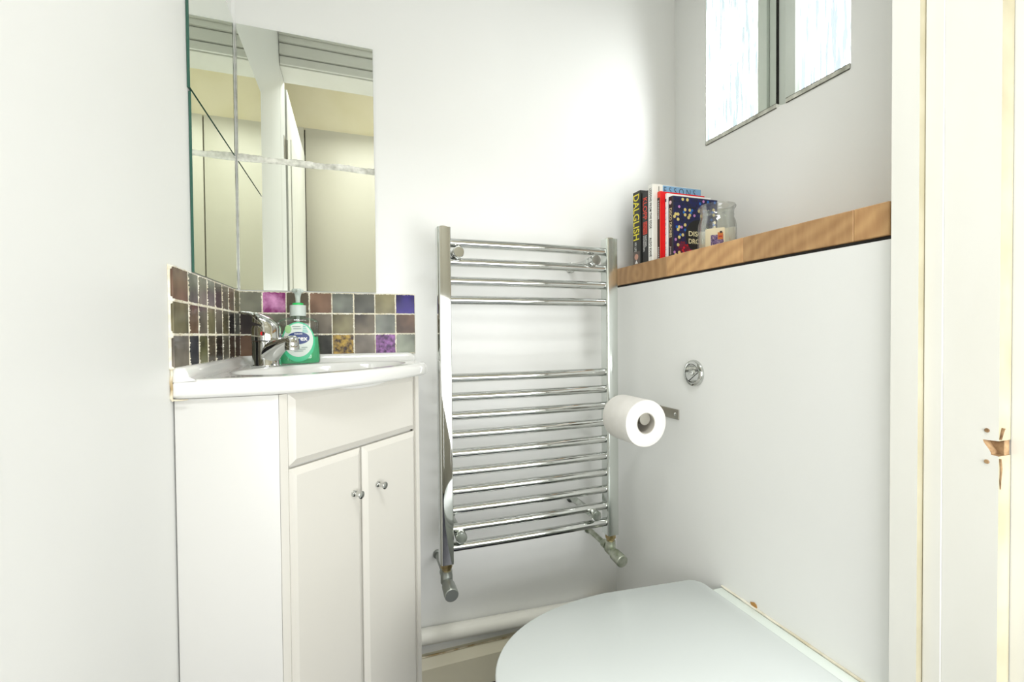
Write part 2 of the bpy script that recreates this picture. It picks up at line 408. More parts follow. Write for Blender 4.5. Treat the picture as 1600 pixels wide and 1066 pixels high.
# ------------------------------------------------------------ tile splashbacks
SC = .0504; TT = 1.0533
def tile_mat(i, c, kind):
    m = mat('glass_tile_%d' % i, c, .26, .05, coat=.06, spec=.28)
    c2 = tuple(min(1, x*1.5+.01) for x in c); c1 = tuple(x*.42 for x in c)
    if kind == 'g':      # foil flecked
        bright = {'pink': ((.22, .03, .14), (.75, .36, .62)), 'gold': ((.03, .015, .01), (.42, .27, .04)), 'purple': ((.045, .012, .06), (.26, .10, .30))}
        key = 'pink' if c[0] > .4 else ('gold' if c[1] > c[2] else 'purple')
        noise_on(m, *bright[key], scale=120 if key != 'pink' else 34, detail=5, bump=.5, bscale=120, lo=.38, hi=.68)
    else:
        noise_on(m, c1, c2, 17, 2, .12, 60, rand=True, lo=.28, hi=.68)
    return m
tm = {}
def tmat(c, kind=''):
    k = (tuple(v*.58 for v in c) if kind == '' else c, kind)
    c = k[0]
    if k not in tm: tm[k] = tile_mat(len(tm), c, kind)
    return tm[k]
GG = (.25, .25, .185); GY = (.20, .215, .175); TAU = (.16, .13, .085); ROSE = (.26, .15, .095); OL = (.25, .22, .11)
DK = (.10, .10, .08); BLK = (.018, .015, .014); BR = (.22, .12, .065); MAU = (.225, .19, .145); SAGE = (.29, .32, .235); NAVY = (.02, .02, .035)
BLUE = (.035, .014, .25); DBR = (.045, .028, .02)
back_rows = [[(GG, ''), ((.45, .12, .30), 'g'), (TAU, ''), (ROSE, ''), (GY, ''), (DK, ''), (OL, ''), (BLUE, '')],
             [(DBR, ''), (GG, ''), (MAU, ''), (MAU, ''), (OL, ''), (TAU, ''), (GY, ''), (BR, '')],
             [(BR, ''), (BLK, ''), (TAU, ''), (DK, ''), ((.2, .15, .05), 'g'), (MAU, ''), ((.1, .04, .12), 'g'), (SAGE, '')]]
left_rows = [[(ROSE, ''), (GY, ''), (GG, ''), (GY, ''), (DBR, ''), (TAU, ''), (ROSE, ''), (OL, '')],
             [(OL, ''), (ROSE, ''), (MAU, ''), (OL, ''), (MAU, ''), (OL, ''), (BLK, ''), (GY, '')],
             [(MAU, ''), (NAVY, ''), ((.30, .30, .14), ''), (TAU, ''), (BLK, ''), (GG, ''), (DBR, ''), (DBR, '')]]
def grout_strip(u0, u1, z0, z1, n, fn, seed):
    rnd = random.Random(seed); bm = nb(); a = []
    return bm
# grout bed as a slab with a lumpy surface, tiles slightly proud of it
def grout_bed(name, parent, axis, a0, a1, z0, z1, base, out, label):
    rnd = random.Random(3); bm = nb(); nu, nv = 300, 110
    g = []
    for i in range(nu+1):
        row = []
        for j in range(nv+1):
            a = a0+(a1-a0)*i/nu; z = z0+(z1-z0)*j/nv
            if i in (0, nu) or j in (0, nv): hgt = 0.0002
            else:
                zd = (TT-z) % SC; zd = min(zd, SC-zd)
                if axis == 'y': ad = (a-XL-.0016) % SC; ad = min(ad, SC-ad)
                else:
                    q = a-.780-LW*1.35; ad = abs(q) if q < LW/2 else min(q % LW, LW-q % LW)
                jd = min(zd, ad); hgt = (.0046+rnd.uniform(-.0006, .0014)) if jd > .0019 else .0050+rnd.uniform(0, .0022)+(.0016 if rnd.random() < .12 else 0)
                if jd > .0045: hgt = .003
            row.append(bm.verts.new((a, base-out*hgt if axis == 'y' else 0, z) if axis == 'y' else (base+out*hgt, a, z)))
        g.append(row)
    for i in range(nu):
        for j in range(nv): bm.faces.new((g[i][j], g[i+1][j], g[i+1][j+1], g[i][j+1]))
    return obj(name, bm, GROUT, parent, 60, label=label)
LW = (D-.0065-.780)/8.35
gb = grout_bed('tile_splashback', wall_back, 'y', XL+.001, XL+SC*8+.001, TT-3*SC-.002, TT+.0012, D, 1, 'three rows of smoky glass mosaic tiles above the basin on the back wall')
gl = grout_bed('tile_splashback', wall_left, 'x', .779, D-.003, TT-3*SC-.001, TT+.0015, XL, 1, 'three rows of smoky glass mosaic tiles above the basin on the left wall')
rnd = random.Random(11)
for r in range(3):
    for c in range(8):
        col, k = back_rows[r][c]
        x0 = XL+.0016+SC*c; z1 = TT-SC*r
        gap = .0026
        bm = nb(); box(bm, x0+gap/2, x0+SC-gap/2+(.0006 if c < 7 else -.001), D-.0062, D-.0005, z1-SC+gap/2, z1-gap/2+(.0008 if r == 0 else 0), .0009, 2)
        for v in bm.verts:
            v.co.y += rnd.uniform(-.00012, .00012)
        obj('tile', bm, tmat(col, k), gb)
LW = (D-.0065-.780)/8.35
for r in range(3):
    y = .780
    for c in range(8):
        wdt = LW*1.35 if c == 0 else LW
        col, k = left_rows[r][c]; z1 = TT-SC*r; gap = .0030
        bm = nb(); box(bm, XL+.0005, XL+.0062, y+gap/2, y+wdt-gap/2, z1-SC+gap/2, z1-gap/2+(.0008 if r == 0 else 0), .0009, 2)
        obj('tile', bm, tmat(col, k), gl)
        y += wdt
# ------------------------------------------------------------ mirror tiles
MX = -.244
mirror('wall_mirror', MX, MX+.30, D-.0045, D-.0005, 1.0565, 1.354, '-y', 'lower square mirror tile on the back wall, directly above the mosaic tiles')
mirror('wall_mirror', MX+.001, MX+.299, D-.0045, D-.0005, 1.3655, 1.664, '-y', 'upper square mirror tile on the back wall, top edge below bare wall')
mirror('wall_mirror', XL+.0005, XL+.0045, .884, 1.184, 1.0565, 1.355, '+x', 'lower square mirror tile on the left wall, beside the corner')
mirror('wall_mirror', XL+.0005, XL+.0049, .879, 1.181, 1.3590, 1.664, '+x', 'upper square mirror tile on the left wall, running out of the top of the frame')
def wavy(name, parent, axis, a0, a1, z0, z1, depth, label):
    bm = nb(); rnd = random.Random(5); N = 60; cols = []
    for i in range(N+1):
        a = a0+(a1-a0)*i/N
        lo = z0-.0012-.0012*math.sin(i*.23+1)+rnd.uniform(-.0004, .0003); hi = z1+.0016+.0018*math.sin(i*.31)+rnd.uniform(-.001, .001)
        prof = [(lo, .0046), (lo+.002, depth), ((lo+hi)/2, depth-.0015), (hi-.002, depth), (hi, .0046)]
        cols.append([bm.verts.new((a, D-d, z) if axis == 'y' else (XL+d, a, z)) for z, d in prof])
    for A, C in zip(cols, cols[1:]):
        for j in range(4): bm.faces.new((A[j], C[j], C[j+1], A[j+1]))
    obj(name, bm, SEAL, parent, 60, label=label)
wavy('sealant', wall_back, 'y', MX, MX+.30, 1.3535, 1.366, .0062, 'wavy grey sealant between the mirror tiles')
# dark scratched silvering down the corner edges
bm = nb(); rr = random.Random(2)
pts = [(MX-.001, D-.0052, 1.06+i*.012) for i in range(50)]
sweep(bm, pts, [(.0004+rr.uniform(0, .0007), .0003) for _ in pts], 6, up=(0, 1, 0))
obj('worn_silvering', bm, SEAL, wall_back, 60, label='grey worn line at the mirror edge in the corner')

# ------------------------------------------------------------ vanity unit
s2 = math.sqrt(.5)
PA = Vector((-.10, .80)); PB = Vector((.135, 1.035)); DL = (PB-PA).length
van = thing('vanity_unit', 'white corner vanity cupboard under the basin with a diagonal front', 'cabinet', (-.1, 1.0, 0))
def diag(t, d, z): # t along the front, d outward from front plane
    return Vector((PA.x+s2*t+s2*d, PA.y+s2*t-s2*d, z))
MD = Matrix(((s2, -s2*-1, 0, PA.x), (s2, -s2, 0, PA.y), (0, 0, 1, 0), (0, 0, 0, 1)))  # local (t,d,z) -> world
VZ = .857
bm = nb()
prism(bm, [(-.112, .808), (PA.x-.002, PA.y+.018), (PB.x-.016, PB.y+.006), (PB.x-.024, PB.y+.010), (-.112, .818)], .04, VZ-.001)
box(bm, XL+.003, XL+.012, .808, D-.032, .04, VZ-.001); box(bm, XL+.012, PB.x-.012, D-.042, D-.032, .04, VZ-.001)
obj('carcass', bm, UNITSIDE, van)
obj('side_panel', B(XL+.002, -.112, .790, .806, 0, VZ, .001), UNITSIDE, van, 30, label='plain white side panel beside the left wall')
bm = nb(); prism(bm, [(-.1115, .7895), (-.101, .7965), (-.101, .812), (-.1115, .812)], 0, VZ); obj('corner_post', bm, UNIT, van)
bm = nb(); prism(bm, [(PB.x-.004, PB.y-.001), (PB.x+.004, PB.y+.006), (PB.x+.004, D-.031), (PB.x-.011, D-.031), (PB.x-.011, PB.y+.006)], 0, VZ); obj('side_panel', bm, UNIT, van, label='narrow cream side panel next to the towel radiator')
def door_panel(name, t0, t1, z0, z1, label=None):
    bm = nb(); th = .017; b = .011; bd = .006
    def ring(ins, d): return [bm.verts.new(diag(t, d, z)) for t, z in ((t0+ins, z0+ins), (t1-ins, z0+ins), (t1-ins, z1-ins), (t0+ins, z1-ins))]
    R = [ring(0, -th), ring(0, -bd), ring(b*.6, -bd*.35), ring(b, 0)]
    for A, C in zip(R, R[1:]):
        for i in range(4):
            j = (i+1) % 4; bm.faces.new((A[i], A[j], C[j], C[i]))
    bm.faces.new(R[0]); bm.faces.new(R[-1])
    return obj(name, bm, UNIT, van, label=label)
door_panel('false_drawer_front', .003, DL-.006, .7375, VZ-.0005, 'wide blank front panel above the two doors')
d1 = door_panel('door', .003, .1605, .06, .7325)
d2 = door_panel('door', .1645, DL-.006, .06, .7325)
for k, (d, t, z) in enumerate(((d1, .1365, .652), (d2, .2005, .650))):
    p = diag(t, 0, z); ax = Vector((s2, -s2, 0))
    bm = nb(); lathe(bm, [(.0055, 0), (.006, .001), (.0055, .003), (.003, .0042), (.0038, .006), (.0055, .0175), (.0072, .0188), (.0072, .0205), (.0062, .0213), (0, .0216)], p, ax, 24)
    obj('knob', bm, CHROME, d, 40)
bm = nb(); prism(bm, [(-.10+.01, .83), (.11, 1.035), (.11, 1.08), (-.10, .9)], 0, .06); obj('plinth', bm, UNIT, van)

# ------------------------------------------------------------ basin
bz0, bz1 = .858, .886
basin = thing('corner_basin', 'white ceramic corner basin on top of the vanity cupboard', 'basin', (-.1, 1.0, bz0))
front = []
P0 = Vector((-.105, .783)); P1 = Vector((.157, 1.062))
ctrl = [Vector((-.118, .782)), Vector((-.035, .800)), Vector((.075, .900)), Vector((.158, 1.045))]
bez = []
for i in range(25):
    t = i/24; a = (1-t)**3*ctrl[0]+3*(1-t)**2*t*ctrl[1]+3*(1-t)*t*t*ctrl[2]+t**3*ctrl[3]
    bez.append((a.x, a.y))
outl = [(XL+.002, D-.003), (XL+.002, .783)]+bez+[(.1605, 1.056), (.1615, 1.07), (.1610, 1.10), (.158, D-.003)]
cc = Vector((XL, D))+Vector((s2, -s2))*.292
def ray_out(poly, c, th):
    d = Vector((math.cos(th), math.sin(th))); best = None
    n = len(poly)
    for i in range(n):
        p = Vector(poly[i]); q = Vector(poly[(i+1) % n]); e = q-p
        den = d.x*e.y-d.y*e.x
        if abs(den) < 1e-12: continue
        wv = p-c; t = (wv.x*e.y-wv.y*e.x)/den; s = (wv.x*d.y-wv.y*d.x)/den
        if t > 0 and -1e-6 <= s <= 1+1e-6 and (best is None or t < best): best = t
    return best
angs = sorted([2*pi*i/168 for i in range(168)]+[math.atan2(p[1]-cc.y, p[0]-cc.x) % (2*pi) for p in outl if p in (outl[0], outl[1], outl[-1], outl[2])])
N = len(angs)
ro = [ray_out(outl, cc, a) for a in angs]
def bowl_r(a, la, lb):
    # ellipse axes: la along diagonal, lb across
    dx, dy = math.cos(a), math.sin(a); u = (dx-dy)*s2; v = (dx+dy)*s2
    k = ((abs(u)/la)**2.3+(abs(v)/lb)**2.3)**(-1/2.3)
    return k
bm = nb(); loops = []
def loop(fr, z): return [bm.verts.new((cc.x+math.cos(a)*r, cc.y+math.sin(a)*r, z)) for a, r in zip(angs, fr)]
rb = [bowl_r(a, .104, .185) for a in angs]
rb = [min(r, o-.022) for r, o in zip(rb, ro)]
loops = [loop([r*.55 for r in ro], bz0), loop([r-.006 for r in ro], bz0), loop([r-.0015 for r in ro], bz0+.002), loop(ro, bz0+.006), loop(ro, bz1-.010), loop([r-.0015 for r in ro], bz1-.005),
         loop([r-.005 for r in ro], bz1-.0015), loop([r-.011 for r in ro], bz1)]
loops += [loop([o-.011+(r+.006-o+.011)*k for r, o in zip(rb, ro)], bz1-.001*math.sin(k*pi)) for k in (.33, .66)]
loops += [loop([r+.006 for r in rb], bz1+.0003), loop(rb, bz1-.0015), loop([r-.004 for r in rb], bz1-.007), loop([r*.93-.004 for r in rb], bz1-.04), loop([r*.8 for r in rb], bz1-.085), loop([r*.5 for r in rb], bz1-.115), loop([r*.15 for r in rb], bz1-.122)]
for A, C in zip(loops, loops[1:]):
    for i in range(N):
        j = (i+1) % N; bm.faces.new((A[i], A[j], C[j], C[i]))
bm.faces.new(loops[-1]); bm.faces.new(loops[0])
obj('bowl', bm, CERAM, basin, 50)
# upstand along both walls with rounded top
bm = nb()
def ups(path_pts, inn):
    pass
prof = [(.0, -.004), (.0, .0165), (.004, .0185), (.011, .0185), (.016, .0165), (.019, .012), (.021, .004), (.027, .0006), (.030, -.002)]
# left-wall run (x offset), then back-wall run
rings = []
def upr(p, nrm, k=1.0): return [bm.verts.new((p[0]+nrm[0]*a, p[1]+nrm[1]*a, bz1+b*k)) for a, b in prof]
x0, y0 = XL+.002, D-.002
rings.append(upr((x0, .7845), (1, 0), .93)); rings.append(upr((x0, .787), (1, 0), 1)); rings.append(upr((x0, .9), (1, 0)))
rings.append(upr((x0, 1.10), (1, 0)))
for k in range(7):
    rings.append([bm.verts.new((x0+a+(0 if True else 0)+max(0, (.05-a))*(1-math.cos(k/6*pi/2))*1.0, y0-a-max(0, (.05-a))*(1-math.sin(k/6*pi/2)), bz1+b)) for a, b in prof])
rings.append(upr((x0+.15, y0), (0, -1))); rings.append(upr((.130, y0), (0, -1)))
for k in range(1, 6):
    f = math.cos(k/5*pi/2*.9); rings.append([bm.verts.new((.130+.020*math.sin(k/5*pi/2), y0-a*(1-.05*k/5), bz1-.004+(b+.004)*f)) for a, b in prof])
for A, C in zip(rings, rings[1:]):
    for j in range(len(prof)-1): bm.faces.new((A[j], C[j], C[j+1], A[j+1]))
bm.faces.new(rings[0]); bm.faces.new(rings[-1])
obj('upstand', bm, CERAM, basin, 60)
bm = nb(); lathe(bm, [(0, .001), (.017, .001), (.019, .0025), (.021, .001), (.021, -.003)], (cc.x, cc.y, bz1-.122), (0, 0, 1), 24, caps=False)
obj('drain', bm, CHROME, basin, 40)
# stained sealant where the basin meets the left wall
bm = nb(); sweep(bm, [(XL+.0015, .7835, .905), (XL+.002, .7825, .895), (XL+.001, .7815, .885), (XL+.0022, .7815, .873), (XL+.001, .7815, .861), (XL+.003, .782, .855)], [(.0024, .002), (.0017, .0015), (.0024, .002), (.0015, .0015), (.0026, .002), (.001, .001)], 8, up=(0, 1, 0))
sweep(bm, [(XL+.003, .7825, .857), (XL+.012, .7825, .8565), (XL+.022, .7825, .857)], [(.0015, .0015), (.0012, .0012), (.0005, .0005)], 8)
obj('sealant', bm, STAIN, basin, 60, label='brown stained sealant in the wall joint')

# ------------------------------------------------------------ mixer tap
tx, ty, tz = -.1715, 1.06, .8865
tap = thing('mixer_tap', 'chrome single lever mixer tap on the corner basin', 'tap', (tx, ty, tz))
bm = nb(); lathe(bm, [(.0285, 0), (.029, .002), (.0275, .005), (.0265, .02), (.0262, .048), (.0268, .052)], (tx, ty, tz), n=40)
obj('body', bm, CHROME, tap, 40)
dv = Vector((.70, -.71, 0)).normalized()
pp, ss = [], []
for i in range(15):
    t = i/14; rr_ = .008+.070*t
    zz = tz+.024+.029*t**.8+.003*math.sin(t*pi)
    pp.append(Vector((tx, ty, zz))+dv*rr_); ss.append((.023*(1-t)**1.2+.0125*(1-(1-t)**1.2), .0235*(1-t)**.9+.0085*(1-(1-t)**.9)))
bm = nb(); sweep(bm, pp, ss, 28)
e = pp[-1]
lathe(bm, [(.0, .0105), (.008, .0095), (.0125, .004), (.0132, -.006), (.0128, -.010)], e, (0, 0, 1), 28)
obj('spout', bm, CHROME, tap, 60)
bm = nb(); lathe(bm, [(.0132, -.0095), (.0136, -.0105), (.0134, -.018), (.0118, -.0195), (.0105, -.0195), (.0095, -.016), (0, -.016)], e, (0, 0, 1), 28)
obj('aerator', bm, CHROME, tap, 40)
# cartridge head and lever
bm = nb(); lathe(bm, [(.0255, .0525), (.0275, .054), (.0278, .078), (.0262, .084)], (tx, ty, tz), n=40)
n = 40; prev = None
lv = Vector((-.80, .10, 0)).normalized()
secs = []
for i in range(9):
    t = i/8; th = t*pi/2
    c = Vector((tx, ty, tz+.084+.026*math.sin(th)))+lv*(.014*t*t); r = .0262*math.cos(th)**.75 if i < 8 else .0004
    secs.append([bm.verts.new(c+Vector((r*math.cos(2*pi*k/n), r*math.sin(2*pi*k/n), -.35*r*(math.cos(2*pi*k/n)*-lv.x)))) for k in range(n)])
for A, C in zip(secs, secs[1:]):
    for k in range(n):
        j = (k+1) % n; bm.faces.new((A[k], A[j], C[j], C[k]))
obj('cartridge_head', bm, CHROME, tap, 50)
bm = nb()
c0 = Vector((tx, ty, tz+.096))
sweep(bm, [c0-lv*.004, c0+lv*.012+Vector((0, 0, .008)), c0+lv*.03+Vector((0, 0, .0135)), c0+lv*.044+Vector((0, 0, .0155)), c0+lv*.050+Vector((0, 0, .0155))], [(.017, .006), (.015, .006), (.012, .0045), (.010, .0035), (.006, .002)], 20)
obj('lever', bm, CHROME, tap, 60)
fd = Vector((-tx, -ty, 0)).normalized()
fd = Matrix.Rotation(math.radians(-14), 3, 'Z') @ fd
rt = Vector((0, 0, 1)).cross(fd)
bm = nb(); c = Vector((tx, ty, tz+.068))+fd*.0270
bm2 = nb(); lathe(bm, [(0, .0018), (.0036, .0018), (.0042, .001), (.0042, 0)], c, fd, 20)
obj('hot_cold_mark', bm, mat('red_dot', (.65, .01, .01), .3), tap, 40, label='small red and black temperature dot')
bm2.free()
bm = nb(); pts_ = [c+fd*.0021+(rt*math.cos(a)+Vector((0, 0, 1))*math.sin(a))*.0042 for a in [pi/2-k*pi/10 for k in range(11)]]
bm.faces.new([bm.verts.new(p) for p in pts_]); obj('black_half', bm, BLACKP, tap)

# ------------------------------------------------------------ soap bottle
sx, sy, sz = -.1165, 1.118, .8868
soap = thing('soap_dispenser', 'clear pump bottle of green hand soap with a blue oval label behind the tap', 'bottle', (sx, sy, sz))
fv = Vector((-sx, -sy, 0)).normalized(); sr = Vector((-fv.y, fv.x, 0))  # sr: viewer's right
if sr.x < 0: sr = -sr
def bpt(w_, d_, a, z, pw=2.6, yo=0):
    ca, sa = math.cos(a), math.sin(a)
    x = w_*math.copysign(abs(ca)**(2/pw), ca); y = d_*math.copysign(abs(sa)**(2/pw), sa)
    return Vector((sx, sy, sz+z))+sr*x+fv*(y+yo)
BP = [(.0425, .021, 0), (.0445, .0225, .003), (.0455, .0235, .008), (.0450, .0235, .025), (.0430, .0225, .05), (.0420, .022, .066), (.0430, .022, .083), (.0440, .0225, .090), (.0425, .0215, .096), (.034, .0185, .1015), (.020, .015, .1045), (.0135, .0135, .106), (.0125, .0125, .110)]
def bprof(z):
    for (a, b, c_), (d_, e_, f_) in zip(BP, BP[1:]):
        if c_ <= z <= f_: k = (z-c_)/(f_-c_); return a+(d_-a)*k, b+(e_-b)*k
def bottle_mesh(levels, ins, n=56, cap=True):
    bm = nb(); R = []
    for z in levels:
        w_, d_ = bprof(min(max(z, 0), .1099)); R.append([bm.verts.new(bpt(w_-ins, d_-ins, 2*pi*i/n, z)) for i in range(n)])
    for A, C in zip(R, R[1:]):
        for i in range(n):
            j = (i+1) % n; bm.faces.new((A[i], A[j], C[j], C[i]))
    bm.faces.new(R[0])
    if cap: bm.faces.new(R[-1])
    return bm
zs = [0, .0015, .003, .005, .008]+[.012+.006*i for i in range(13)]+[.088, .09, .093, .096, .099, .1015, .103, .1045, .106, .108, .1099]
obj('bottle_shell', bottle_mesh(zs, 0), CLEARP, soap, 60, label='clear plastic shell')
obj('liquid_soap', bottle_mesh([.0015, .003, .008, .014, .02, .03, .04, .05, .056, .06], .0016), LIQ, soap, 60, label='translucent green liquid filling the lower half')
def label_patch(name, cw, ch, zc, m, lift, xoff=0, label=None, rows=16, cols=24):
    """ellipse on the bottle front"""
    bm = nb(); g = []
    ctr = None
    def P(x, z):
        w_, d_ = bprof(z); q = min(.999, abs(x)/w_); d = d_*(1-q**2.6)**(1/2.6)
        return Vector((sx, sy, sz+z))+sr*x+fv*(d+lift)
    cv = bm.verts.new(P(xoff, zc)); prev = None
    for k in range(1, 8):
        ring = [bm.verts.new(P(xoff+cw*k/7*math.cos(2*pi*i/40), zc+ch*k/7*math.sin(2*pi*i/40))) for i in range(40)]
        for i in range(40):
            j = (i+1) % 40
            if prev is None: bm.faces.new((cv, ring[i], ring[j]))
            else: bm.faces.new((prev[i], ring[i], ring[j], prev[j]))
        prev = ring
    return obj(name, bm, m, soap, 60, label=label)
label_patch('front_label', .0335, .044, .049, mat('soap_green_border', (.06, .50, .25), .35), .0004, label='green edged front label')
label_patch('label_panel', .0300, .037, .053, mat('label_pale', (.62, .68, .62), .4), .0008)
label_patch('brand_oval', .0225, .0135, .0575, mat('label_blue', (.012, .035, .16), .35), .0012, label='dark blue oval with white lettering')
def on_bottle(bm, lift):
    for v in bm.verts:
        x, z = v.co.x, v.co.z
        w_, d_ = bprof(z); q = min(.999, abs(x)/w_); d = d_*(1-q**2.6)**(1/2.6)
        v.co = Vector((sx, sy, sz+z))+sr*x+fv*(d+lift)
    return bm
bm = on_bottle(text_bm('Carex', 1, (-.0185, 0, .0515), (1, 0, 0), (0, 0, 1), w=.037, h=.011, bold=.02), .0017); obj('lettering', bm, WHITEP, soap, recalc=False)
bm = on_bottle(text_bm('cussons', 1, (-.008, 0, .0655), (1, 0, 0), (0, 0, 1), w=.016, h=.0028, bold=.01), .0017); obj('lettering', bm, WHITEP, soap, recalc=False)
bm = nb()
for z, a, b in ((.036, -.016, .002), (.036, .006, .018), (.032, -.014, .014), (.028, -.009, .009), (.0775, -.010, .006), (.082, -.012, .004)):
    vs = [bm.verts.new(p) for p in ((a, 0, z), (b, 0, z), (b, 0, z+.0013), (a, 0, z+.0013))]; bm.faces.new(vs)
bmesh.ops.subdivide_edges(bm, edges=bm.edges[:], cuts=3, use_grid_fill=True)
obj('small_print', on_bottle(bm, .0017), mat('grey_green_print', (.2, .28, .25), .5), soap, recalc=False, kind='stuff')
bm = nb()
for k in range(5):
    z = .070+.004*k; a = .008+.0005*k; vs = [bm.verts.new(p) for p in ((a, 0, z), (a+.012-.002*k, 0, z), (a+.011-.002*k, 0, z+.002), (a, 0, z+.002))]; bm.faces.new(vs)
obj('motif', on_bottle(bm, .0017), mat('teal_print', (.15, .5, .42), .5), soap, recalc=False, kind='stuff')
label_patch('leaf_motif', .0065, .009, .077, mat('leaf_print', (.32, .55, .25), .5), .0015, xoff=-.020)
bm = nb()
for k in range(26): pass
lathe(bm, [(.0125, .1065)]+[(.0170-.0005*(k % 2), .1070+.0021*k) for k in range(12)]+[(.0165, .131), (.012, .1315)], (sx, sy, sz), n=40)
obj('collar', bm, MILKP, soap, 40, label='ribbed translucent screw collar')
bm = nb(); lathe(bm, [(.0112, .1315), (.0115, .1325), (.0112, .1355), (.008, .1365)], (sx, sy, sz), n=32); obj('green_ring', bm, mat('bright_green', (.02, .55, .12), .3), soap, 40, label='bright green ring')
bm = nb(); lathe(bm, [(.0045, .136), (.0052, .148), (.0075, .1575), (.0115, .160), (.0125, .1625), (.0118, .1665), (.007, .168), (0, .168)], (sx, sy, sz), n=32)
nz = Vector((sx, sy, sz+.163)); sweep(bm, [nz, nz+fv*.012+sr*.001, nz+fv*.026+Vector((0, 0, -.001))+sr*.002, nz+fv*.031+Vector((0, 0, -.004))+sr*.002], [(.007, .005), (.0055, .0042), (.0042, .0036), (.003, .003)], 16)
obj('pump_head', bm, MILKP, soap, 50)
bm = nb(); lathe(bm, [(.0035, .01), (.0035, .106)], (sx, sy, sz), n=12); obj('dip_tube', bm, MILKP, soap, 40)

# ------------------------------------------------------------ towel radiator
rad = thing('towel_radiator', 'chrome ladder towel radiator on the back wall between basin and toilet', 'radiator', (.43, 1.12, .40))
def post_bm(x0, x1):
    bm = nb(); y0, y1 = 1.053, 1.088; r = .006; poly = []
    for cx, cy, a0 in ((x1-r, y1-r, 0), (x0+r, y1-r, 90), (x0+r*1.1, y0+r, 180), (x1-r*.4, y0+r*.4, 270)):
        rr = r if cy > y0+.004 and a0 != 270 else r*.4
        for k in range(5): a = math.radians(a0+k*22.5); poly.append((cx+rr*math.cos(a), cy+rr*math.sin(a)))
    prism(bm, poly, .402, 1.2025); return bm
posts = [obj('post', post_bm(.188, .2195), CHROME, rad, 25), obj('post', post_bm(.6395, .673), mat('dull_chrome', (.64, .67, .64), .16, 1), rad, 25)]
for x in (.2045, .657):
    bm = nb(); lathe(bm, [(.0125, 0), (.0125, .0022), (.009, .004), (0, .0042)], (x, 1.07, 1.2025), n=24)
    obj('vent_cap', bm, mat('dull_brass_cap', (.36, .33, .22), .4, .7), rad, 40, label='dull brass end cap')
zr = [1.1685-.0456*k for k in range(4)]+[.8440-.0454*k for k in range(10)]
for z in zr:
    bm = nb(); n_ = 28; pts_ = []; 
    for i in range(n_+1):
        t = i/n_; x = .2185+(.641-.2185)*t
        pts_.append((x, 1.070-.004*math.sin(pi*t), z))
    sweep(bm, pts_, [(.0108, .0108)]*len(pts_), 28)
    obj('rail', bm, CHROME, rad, 60)
for x, z in ((.236, 1.143), (.602, 1.141), (.2365, .4660), (.600, .4665)):
    top = z > 1
    m_ = CHROME if top else CHROMED
    bm = nb(); lathe(bm, [(.0155, 0), (.0155, .003), (.0095, .006), (.009, .10), (.0125, .105), (.0125, .122), (.0105, .124), (.0105, .128), (.0128, .130), (.0135, .134), (.0135, .150), (.012, .153), (0, .1535)], (x, D-.001, z), (0, -1, 0), 28)
    obj('wall_bracket', bm, m_, rad, 40, label='round capped wall bracket' if top else 'tarnished green wall bracket')
for x, mm, lab in ((.2045, VALVE, 'grey radiator valve under the left post'), (.657, VALVEG, 'tarnished radiator valve piped from the wall')):
    zv = .362 if x < .4 else .360
    bm = nb(); lathe(bm, [(.0145, .0), (.0145, .012), (.011, .014), (.0105, .026)], (x, 1.07, .402), (0, 0, -1), 8)
    nut = obj('valve_nut', bm, BRASS, rad, 30, label='brass union nut')
    bm = nb(); lathe(bm, [(.010, 0), (.0135, .001), (.0135, .010), (.0145, .012), (.0145, .03), (.012, .033)], (x, 1.07, .383), (0, 0, -1), 24)
    L_ = 1.0 
    lathe(bm, [(.0125, .0), (.0125, .03), (.0155, .033), (.0165, .064), (.0160, .070), (.0145, .0715), (0, .0715)], (x, 1.082, zv-.004), (0, -1, -.08), 28)
    v_ = obj('valve', bm, mm, rad, 40, label=lab)
    bm = nb(); lathe(bm, [(.0125, 0), (.0125, .003), (.0075, .004), (.0075, .085), (.011, .088), (.011, .105)], (x, D-.001, zv+.003), (0, -1, -.04), 24)
    obj('tail_pipe', bm, VALVEG if x > .4 else VALVE, rad, 40)

# ------------------------------------------------------------ toilet roll and holder
hx, hz = .614, .7515
hold = thing('toilet_roll_holder', 'brushed steel bracket screwed to the boxed wall holding the toilet roll', 'holder', (.75, .95, .747))
bm = nb(); box(bm, XB-.0035, XB-.0002, .908, .985, .7345, .7595, .0008, 1); obj('wall_plate', bm, STEEL, hold, 30)
bm = nb(); box(bm, hx-.008, XB-.0002, .978, .982, .7375, .7605, .0008, 1); obj('arm', bm, STEEL, hold, 30)
bm = nb(); lathe(bm, [(.010, 0), (.010, .002), (.0085, .003), (.0085, .112), (.0140, .114), (.0148, .118), (.0148, .128), (.0135, .130), (0, .1305)], (hx+.0015, .985, hz+.0045), (0, -1, 0), 24); obj('rod', bm, STEEL, hold, 40)
for y in (.919,):
    bm = nb(); lathe(bm, [(0, .0022), (.0022, .002), (.0042, .0008), (.0042, 0)], (XB-.0035, y, .747), (-1, 0, 0), 16); box(bm, XB-.0062, XB-.0056, y-.0026, y+.0026, .7466, .7474); box(bm, XB-.0062, XB-.0056, y-.0004, y+.0004, .7444, .7496)
    obj('screw', bm, CHROME, hold, 40, label='cross head screw')
roll = thing('toilet_roll', 'white toilet paper roll hanging on the steel holder', 'toilet roll', (hx, .898, hz-.0535))
bm = nb(); R0, R1 = .0535, .0240; cz = hz-.0045; n = 64
def ring_y(r, y, ox=0, sq=0):
    return [bm.verts.new((hx+(r*(1+sq*math.sin(2*pi*i/n*3+.7)))*math.cos(2*pi*i/n), y, cz+(r*(1+sq*math.cos(2*pi*i/n*2)))*math.sin(2*pi*i/n))) for i in range(n)]
